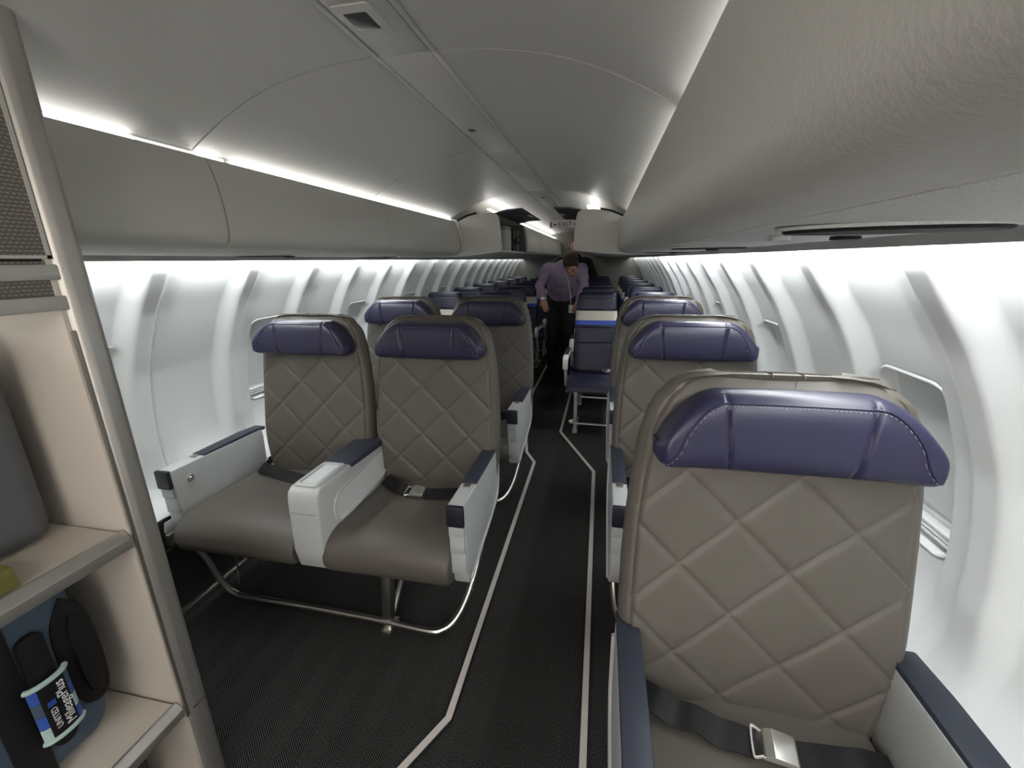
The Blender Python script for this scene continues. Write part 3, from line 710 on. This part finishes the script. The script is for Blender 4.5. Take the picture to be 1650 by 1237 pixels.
for s, nm in ((1, 'right'), (-1, 'left')):
    base = eco_pair(s, 'dark blue economy seat pair right behind the grey seats, %s of the aisle' % nm, True)
    rest = None
    for k in range(1, 6):
        lab = 'dark blue economy seat pair in the %s row from the front, %s of the aisle' % (ORD[k] if k < 5 else 'rearmost', nm)
        if rest is None:
            rest = dup(base, loc=(base.location.x, 3.80 + .745, 0)); relabel(rest, lab)
            for c in list(rest.children):
                for g in list(c.children):
                    if g.name.startswith('headrest_lettering'): bpy.data.objects.remove(g)
        else: relabel(dup(rest, loc=(base.location.x, 3.80 + .745 * k, 0)), lab)
# ------------------------------------------------------------------ storage closet at the front left
CX = -1.0
t = thing('storage_closet', 'tall open storage closet with beige shelves and metal post, left foreground', 'closet', (-1.3, .15, 0))
def cl(nm, m, x0, x1, y0, y1, z0, z1, par=None, bevel=.002, seg=2):
    p = par or t
    return MB().box(x0 + 1.3, x1 + 1.3, y0 - .15, y1 - .15, z0, z1).build(nm, m, p, bevel=bevel, seg=seg)
cl('end_wall', 'closet', -1.66, -1.003, .632, .690, 0, 1.835)
cl('near_wall', 'closet', -1.66, -1.003, -.50, -.45, 0, 1.835)
cl('back_panel', 'closet', -1.68, -1.65, -.50, .690, 0, 1.80)
cl('base', 'closet', -1.65, -1.006, -.45, .632, 0, .05)
cl('top', 'closet', -1.62, -1.003, -.45, .632, 1.80, 1.83)
po = MB().prism([(.292, .488), (.304, .496), (.310, .506), (.310, .530), (.302, .541), (.280, .541), (.280, .488)], 0, 1.848, 'z').build('post', 'metal_brushed', t, bevel=.003, seg=2)
MB().prism([(.2985, .4865), (.3025, .4865), (.3025, .492), (.2985, .492)], .30, 1.30, 'z').build('post_seam', 'alu', po, smooth=False)
MB().box(.303, .3118, .5005, .5335, .315, .318).build('post_joint', 'groove', po, smooth=False)
for z in (.855, .351):
    sh = cl('shelf', 'closet', -1.65, -1.012, -.45, .627, z - .03, z)
    MB().prism([(.284, z - .036), (.284, z + .004), (.290, z + .005), (.306, z - .013), (.306, z - .036)], -.60, .4795, 'y').build('shelf_edge', 'metal_brushed', sh, bevel=.001)
cl('header_panel', 'dotted', -1.03, -1.006, -.45, .648, 1.345, 1.43)
cl('header_rail', 'rail_metal', -1.025, -.998, -.45, .655, 1.340, 1.367, bevel=.003)
cl('header_rail', 'rail_metal', -1.025, -.998, -.45, .660, 1.396, 1.424, bevel=.003)
d = cl('closet_door', 'dotted', -1.03, -1.001, -.45, .645, 1.440, 1.79)
MB().prism([(.484, 1.434), (.4905, 1.434), (.4905, 1.795), (.484, 1.795)], .294, .3005, 'x').build('door_edge', 'rail_metal', d, smooth=False)
MB().box(.294, .3005, -.6, .4905, 1.434, 1.440).build('door_edge', 'rail_metal', d, smooth=False)
cl('door_gap', 'groove', -1.03, -1.012, -.45, .66, 1.424, 1.80)
# grey case on the upper shelf
t = thing('grey_case', 'large grey rounded case standing on the upper closet shelf', 'case', (-1.355, .155, .857))
MB().box(-.225, .225, -.42, .445, 0, .44).build('case_body', 'case', t, bevel=.045, seg=5)
MB().box(.2255, .227, -.30, .30, .215, .219).build('case_seam', 'black', t)
# olive pouch at the shelf edge
t = thing('olive_pouch', 'olive green flat pouch at the edge of the upper closet shelf', 'pouch', (-1.065, .33, .859))
MB().box(-.045, .045, -.13, .128, 0, .042).build('pouch_body', 'olive', t, bevel=.003, seg=2)
# blue suitcase on the lower shelf
t = thing('blue_suitcase', 'dark blue soft suitcase with black handles on the lower closet shelf', 'suitcase', (-1.37, .12, .353))
MB().box(-.245, .265, -.45, .455, .004, .445).build('suitcase_body', 'suitcase', t, bevel=.055, seg=6)
def face(y, z, x=0.0): return (.265 + x, y - .12, z - .353)
def fprism(poly, x0, x1): return MB().prism([(y - .12, z - .353) for y, z in poly], .265 + x0, .265 + x1)
fprism(smooth_poly([(.540, .742), (.578, .70), (.580, .48), (.552, .448), (.515, .470), (.503, .60), (.505, .68), (.525, .725), (.540, .742)], 2)[:-1], -.02, .004).build('handle_panel', 'black', t, bevel=.003)
hb = fprism(smooth_poly([(.540, .70), (.562, .68), (.565, .51), (.548, .482), (.530, .50), (.527, .66), (.540, .70)], 2)[:-1], .004, .016).build('side_handle', 'black', t, bevel=.005)
MB().box(.255, .270, .285 - .01, .328, .0, .447).build('strap', 'belt', t, bevel=.002)
hd = fprism(rrect(.472, .572, .0215, .142, .02), .002, .018).build('grab_handle', 'black', t, bevel=.005)
# padded wrap round the grab handle
g = thing('handle_wrap', 'printed handle wrap with teal edging on the blue suitcase handle', 'handle wrap', (-1.085, .467, .545))
arc = [(.034 * math.sin(q) * 1.0, .016 * math.cos(q) + .004) for q in np.linspace(-1.45, 1.45, 15)]
outer = [(x, y) for y, x in arc]; inn = [(x - .0035, y * .93) for x, y in outer][::-1]
gb = MB().prism(outer + inn, -.068, .068, 'z').build('wrap_body', 'black', g, angle=60)
for z in (-.068, .068):
    MB().tube([(x - .001, y, z) for x, y in outer], .0056, 8).build('wrap_edging', 'teal', g)
def chk(q0, q1, z0, z1, m):
    qs = np.linspace(q0, q1, 5)
    o = [(.0166 * math.cos(q) + .004, .0345 * math.sin(q)) for q in qs]; i = [(.0154 * math.cos(q) + .004, .0335 * math.sin(q)) for q in qs][::-1]
    MB().prism(o + i, z0, z1, 'z').build('print_patch', m, g, angle=60)
for s in (-1, 1):
    for k, m in enumerate(('teal', 'wrapblue', 'suitcase', 'wrapblue') if s < 0 else ('wrapblue', 'teal', 'wrapblue', 'suitcase')):
        a, b = sorted((s * .72, s * 1.40)); chk(a, b, -.064 + k * .032, -.033 + k * .032, m)
def wtext(body, size, y, m, z=0):
    o = link('lettering', text_mesh('lettering', body, size, m, .0004), g, (.0212, y, z))
    o.matrix_local = Matrix(((0, 0, 1, .0214 - .0009 * abs(y) / .01), (0, -1, 0, y), (1, 0, 0, z), (0, 0, 0, 1)))
    return o
wtext('MileagePlus', .0235, .0095, 'white'); wtext('UNITED', .0145, -.0095, 'white', -.020)
MB().prism([(-.0165, .012), (-.0035, .012), (-.0035, .024), (-.0165, .024)], .0205, .0215, 'x').build('logo_patch', 'wrapblue', g, smooth=False)
# dark bag at the bottom of the closet
t = thing('dark_bag', 'dark soft bag on the closet floor under the lower shelf', 'bag', (-1.33, .18, .052))
MB().box(-.26, .26, -.42, .43, 0, .24).build('bag_body', 'darkbag', t, bevel=.10, seg=6)
MB().tube(spline([(.262, -.2, .13), (.285, -.1, .10), (.285, .1, .10), (.262, .2, .13)], 5), .010, 8).build('bag_handle', 'belt', t)
# ------------------------------------------------------------------ people
def blob(mb, chain):
    """tapered limb: list of (point, radius); overlapping volumes are fused by the remesh"""
    pts = [c[0] for c in chain]; rs = [c[1] for c in chain]
    mb.tube(pts, rs, 14)
    for p, r in chain: mb.ell(p, (r, r, r), 14, 8)
def fuse(mb, name, m, parent=None, vox=.008, it=5):
    o = mb.build(name, m, parent)
    r = o.modifiers.new('fuse', 'REMESH'); r.mode = 'VOXEL'; r.voxel_size = vox; r.use_smooth_shade = True
    s = o.modifiers.new('smooth', 'SMOOTH'); s.iterations = it; s.factor = .5
    dg = bpy.context.evaluated_depsgraph_get(); me = bpy.data.meshes.new_from_object(o.evaluated_get(dg)); me.name = name
    o.modifiers.clear(); old = o.data; o.data = me; bpy.data.meshes.remove(old)
    me.shade_smooth()
    if not me.materials: me.materials.append(MATS[m])
    return o
def hand(mb, wrist, direc, out, curl, sc=1.0, thumb=1):
    """palm and five fingers; direc = pointing direction, out = back of the hand"""
    d = Vector(direc).normalized(); n = Vector(out); n = (n - d * n.dot(d)).normalized(); s = d.cross(n).normalized() * thumb
    wv = Vector(wrist); palm = wv + d * .045 * sc
    for k in (-1, 0, 1):
        blob(mb, [(wv + s * .012 * k, .017 * sc), (wv + d * .085 * sc + s * .026 * k * sc, .0145 * sc)])
    for k, L in zip((-1.5, -.5, .5, 1.5), (.060, .074, .080, .070)):
        b = wv + d * .088 * sc + s * .0195 * k * sc; p = b; ang = 0; ch = [(b, .0095 * sc)]
        for j in range(3):
            ang += curl; dd = d * math.cos(ang) - n * math.sin(ang); p = p + dd * L * sc * (.45, .32, .23)[j]; ch.append((p, (.009, .0082, .0072)[j] * sc))
        blob(mb, ch)
    b = wv + d * .03 * sc + s * .028 * sc; m1 = b + (d * .6 + s * .7 - n * .3).normalized() * .036 * sc; m2 = m1 + (d * .9 + s * .2 - n * .5).normalized() * .032 * sc
    blob(mb, [(b, .013 * sc), (m1, .0105 * sc), (m2, .0085 * sc)])
def head(mb, R, c):
    """skull, jaw, nose, ears, brow in head space (face looks along -y)"""
    def T(p): return c + R @ Vector(p)
    def E(p, r, nu=18, nv=12):
        q = MB().ell((0, 0, 0), r, nu, nv); mb.add([T(Vector(v) + Vector(p)) for v in q.v], q.f)
    E((0, .012, .028), (.074, .094, .092)); E((0, -.030, -.045), (.056, .062, .066)); E((0, -.060, -.088), (.028, .028, .022))
    E((0, -.088, .018), (.050, .014, .012)); E((0, -.098, -.022), (.013, .020, .015)); E((0, -.090, -.004), (.010, .016, .026))
    E((0, -.084, -.062), (.026, .016, .007))
    for s in (-1, 1):
        E((s * .076, .012, -.010), (.010, .020, .032)); E((s * .040, -.062, -.028), (.026, .026, .024))
def head_bits(o, R, c, hairm, grow=0.0, beard=False):
    def T(p): return c + R @ Vector(p)
    def E(mb, p, r, nu=16, nv=10):
        q = MB().ell((0, 0, 0), r, nu, nv); mb.add([T(Vector(v) + Vector(p)) for v in q.v], q.f)
    for s in (-1, 1):
        m = MB(); E(m, (s * .031, -.080, .003), (.012, .010, .007)); e = m.build('eye', 'white', o)
        m = MB(); E(m, (s * .031, -.0868, .003), (.0055, .004, .0055), 10, 6); m.build('iris', 'eye', e)
        m = MB(); E(m, (s * .032, -.0935, .022), (.020, .005, .0045), 10, 6); m.build('eyebrow', hairm, o)
    m = MB(); E(m, (0, -.0955, -.062), (.021, .006, .0055)); m.build('mouth', 'lips', o)
    m = MB(); E(m, (0, .026, .046), (.081 + grow, .094 + grow, .086 + grow), 22, 14); E(m, (0, .050, .0), (.077 + grow, .070, .075))
    for s in (-1, 1): E(m, (s * .066, .015, .012), (.016, .042, .040))
    E(m, (0, -.040, .092), (.060, .045, .026))
    fuse(m, 'hair', hairm, o, .008, 3)
def rotm(ax, ay, az):
    from mathutils import Euler
    return Euler((math.radians(ax), math.radians(ay), math.radians(az))).to_matrix()
V = Vector
# man bending over in the aisle
def man_bending():
    c = V((-.335, 4.925, 1.350)); R = rotm(48, -6, -8)
    b = MB()
    torso = [(V((-.47, 5.41, .97)), .10), (V((-.465, 5.33, 1.08)), .115), (V((-.445, 5.20, 1.19)), .150), (V((-.42, 5.10, 1.27)), .14)]
    blob(b, torso)
    for sx in (-1, 1): blob(b, [(V((-.465 + sx * .05, 5.43, .93)), .06), (V((-.44 + sx * .06, 5.20, 1.20)), .09), (V((-.415 + sx * .13, 5.06, 1.30)), .07)])
    blob(b, [(V((-.405, 5.08, 1.31)), .075), (V((-.37, 4.99, 1.345)), .058), (c, .055)])
    head(b, R, c)
    LA = [(V((-.610, 5.06, 1.315)), .062), (V((-.695, 5.00, 1.135)), .047), (V((-.640, 4.90, 1.00)), .030)]
    RA = [(V((-.225, 5.06, 1.310)), .062), (V((-.195, 5.00, 1.125)), .047), (V((-.240, 4.88, .985)), .030)]
    blob(b, LA); blob(b, RA)
    hand(b, LA[2][0], (.25, -.35, -.9), (-.2, -1, 0), .35, 1.0, 1); hand(b, RA[2][0], (-.25, -.35, -.9), (.2, -1, 0), .35, 1.0, -1)
    LL = [(V((-.555, 5.43, .90)), .095), (V((-.575, 5.39, .50)), .062), (V((-.590, 5.46, .10)), .042)]
    RL = [(V((-.385, 5.43, .90)), .095), (V((-.370, 5.37, .50)), .062), (V((-.385, 5.44, .10)), .042)]
    for L in (LL, RL): blob(b, L); blob(b, [(L[2][0] + V((0, .02, -.05)), .038), (L[2][0] + V((0, -.15, -.065)), .030)])
    o = fuse(b, 'person', 'skin', None, .007, 4)
    tag(o, 'person in a lilac shirt and black trousers bending over in the aisle', 'person')
    s = MB(); g = .016
    blob(s, [(V((-.466, 5.34, 1.055)), .155), (V((-.465, 5.33, 1.08)), .158)] + [(p, r + g) for p, r in torso[2:]])
    for sx in (-1, 1): blob(s, [(V((-.465 + sx * .06, 5.345, 1.06)), .105 + g), (V((-.44 + sx * .08, 5.17, 1.20)), .115 + g), (V((-.415 + sx * .13, 5.06, 1.30)), .07 + g)])
    blob(s, [(V((-.405, 5.08, 1.31)), .075 + g), (V((-.380, 5.005, 1.335)), .066)])
    for A in (LA, RA): blob(s, [(A[0][0], .074), (A[0][0] * .5 + A[1][0] * .5, .062), (A[1][0], .056), (A[1][0] * .5 + A[2][0] * .5, .049), (A[1][0] * .08 + A[2][0] * .92, .044)])
    sh = fuse(s, 'shirt', 'shirt', o, .009, 4)
    from mathutils import noise
    me = sh.data
    for v in me.vertices:
        p = v.co
        f = noise.noise(V((p.x * 9 + p.z * 5, p.y * 9, p.z * 16 - p.x * 6))) * .010 + noise.noise(p * 34) * .004
        v.co = p + v.normal * f
    ax = (c - V((-.405, 5.08, 1.31))).normalized(); u = ax.cross(V((1, 0, 0))).normalized(); w2 = ax.cross(u)
    ctr = V((-.382, 5.025, 1.338)); col = MB()
    for g2, hh in ((.0, .0), (.012, -.012)):
        col.tube([ctr + ax * hh + (u * math.cos(q) + w2 * math.sin(q)) * (.069 + g2) for q in np.linspace(0, 2 * PI, 25)], .012, 8)
    col.build('collar', 'shirt', sh)
    bt = MB()
    bt.tube(spline([(-.385, 4.955, 1.27), (-.405, 4.985, 1.20), (-.43, 5.07, 1.12), (-.45, 5.16, 1.04)], 5), .006, 6)
    bt.build('placket', 'shirt', sh)
    tr = MB()
    blob(tr, [(V((-.535, 5.40, .97)), .128), (V((-.395, 5.40, .97)), .128)]); blob(tr, [(V((-.467, 5.385, 1.015)), .145), (V((-.47, 5.43, .90)), .155)])
    for L in (LL, RL): blob(tr, [(L[0][0], .118), (L[1][0], .086), (L[2][0] + V((0, 0, .0)), .070)])
    fuse(tr, 'trousers', 'trousers', o, .01, 4)
    for L in (LL, RL):
        f = MB(); p = L[2][0]; blob(f, [(p + V((0, .03, -.05)), .047), (p + V((0, -.07, -.055)), .044), (p + V((0, -.17, -.062)), .036)]); fuse(f, 'shoe', 'black', o, .01, 3)
    head_bits(o, R, c, 'hair', .004)
    MB().tube(spline([(-.43, 5.00, 1.35), (-.405, 4.955, 1.30), (-.37, 4.93, 1.20), (-.335, 4.90, 1.05), (-.325, 4.885, .93)], 5), .005, 6).tube(spline([(-.335, 4.99, 1.35), (-.345, 4.945, 1.28), (-.352, 4.925, 1.18), (-.338, 4.90, 1.05), (-.325, 4.885, .93)], 5), .005, 6).build('lanyard', 'cream', o)
    MB().box(-.35, -.30, 4.882, 4.888, .84, .93).build('badge', 'white', o, bevel=.002)
    wt = LA[2][0] + V((-.0, .0, .0))
    MB().prism([(wt.x + .038 * math.cos(q), wt.y + .036 * math.sin(q)) for q in np.linspace(0, 2 * PI, 18, endpoint=False)], wt.z - .014, wt.z + .014, 'z').build('watch', 'buckle', o, bevel=.003)
man_bending()
def man_standing():
    c = V((-.405, 6.50, 1.600)); R = rotm(14, 4, 22)
    b = MB()
    torso = [(V((-.48, 6.74, .95)), .12), (V((-.455, 6.70, 1.10)), .12), (V((-.42, 6.65, 1.27)), .13), (V((-.405, 6.62, 1.36)), .105)]
    blob(b, torso)
    for sx in (-1, 1): blob(b, [(V((-.47 + sx * .05, 6.71, 1.0)), .09), (V((-.42 + sx * .08, 6.65, 1.26)), .10), (V((-.405 + sx * .15, 6.62, 1.38)), .060)])
    blob(b, [(V((-.385, 6.60, 1.42)), .07), (V((-.395, 6.55, 1.50)), .056), (c, .055)]); head(b, R, c)
    RA = [(V((-.215, 6.62, 1.365)), .060), (V((-.110, 6.58, 1.17)), .047), (V((-.185, 6.50, 1.045)), .030)]
    LA = [(V((-.600, 6.62, 1.375)), .060), (V((-.650, 6.62, 1.14)), .047), (V((-.63, 6.52, .93)), .030)]
    blob(b, RA); blob(b, LA)
    hand(b, RA[2][0], (-.35, -.45, -.6), (0, -.6, .8), .4, 1, -1); hand(b, LA[2][0], (0, -.2, -1), (-1, 0, 0), .35, 1, 1)
    Ls = [[(V((-.49 + sx * .08, 6.75, .90)), .088), (V((-.49 + sx * .085, 6.72, .50)), .060), (V((-.49 + sx * .09, 6.78, .10)), .042)] for sx in (-1, 1)]
    for L in Ls: blob(b, L); blob(b, [(L[2][0] + V((0, .02, -.05)), .038), (L[2][0] + V((0, -.15, -.065)), .030)])
    o = fuse(b, 'person', 'skin', None, .008, 4)
    tag(o, 'bearded person in a dark suit standing at the back of the aisle', 'person')
    s = MB(); g = .02
    blob(s, [(p, r + g) for p, r in torso])
    for sx in (-1, 1): blob(s, [(V((-.48 + sx * .05, 6.71, .90)), .12), (V((-.42 + sx * .08, 6.65, 1.26)), .12), (V((-.405 + sx * .15, 6.62, 1.38)), .078)])
    blob(s, [(V((-.385, 6.60, 1.42)), .09), (V((-.392, 6.57, 1.47)), .070)])
    for A in (LA, RA): blob(s, [(A[0][0], .082), (A[1][0], .066), (A[1][0] * .1 + A[2][0] * .9, .048)])
    sh = fuse(s, 'jacket', 'suit', o, .01, 4)
    MB().prism([(-.43, 1.46), (-.35, 1.46), (-.385, 1.25)], 6.468, 6.49, 'y').build('shirt_front', 'white', sh, bevel=.002)
    tr = MB()
    for L in Ls: blob(tr, [(L[0][0], .115), (L[1][0], .084), (L[2][0], .068)])
    fuse(tr, 'trousers', 'suit', o, .012, 4)
    for L in Ls:
        f = MB(); p = L[2][0]; blob(f, [(p + V((0, .03, -.05)), .047), (p + V((0, -.07, -.055)), .044), (p + V((0, -.17, -.062)), .036)]); fuse(f, 'shoe', 'black', o, .012, 3)
    head_bits(o, R, c, 'hair_grey', -.002)
    m = MB()
    q = MB().ell((0, 0, 0), (.056, .050, .040), 16, 10); m.add([c + R @ (V(v) + V((0, -.040, -.082))) for v in q.v], q.f)
    m.build('beard', 'hair_grey', o)
man_standing()
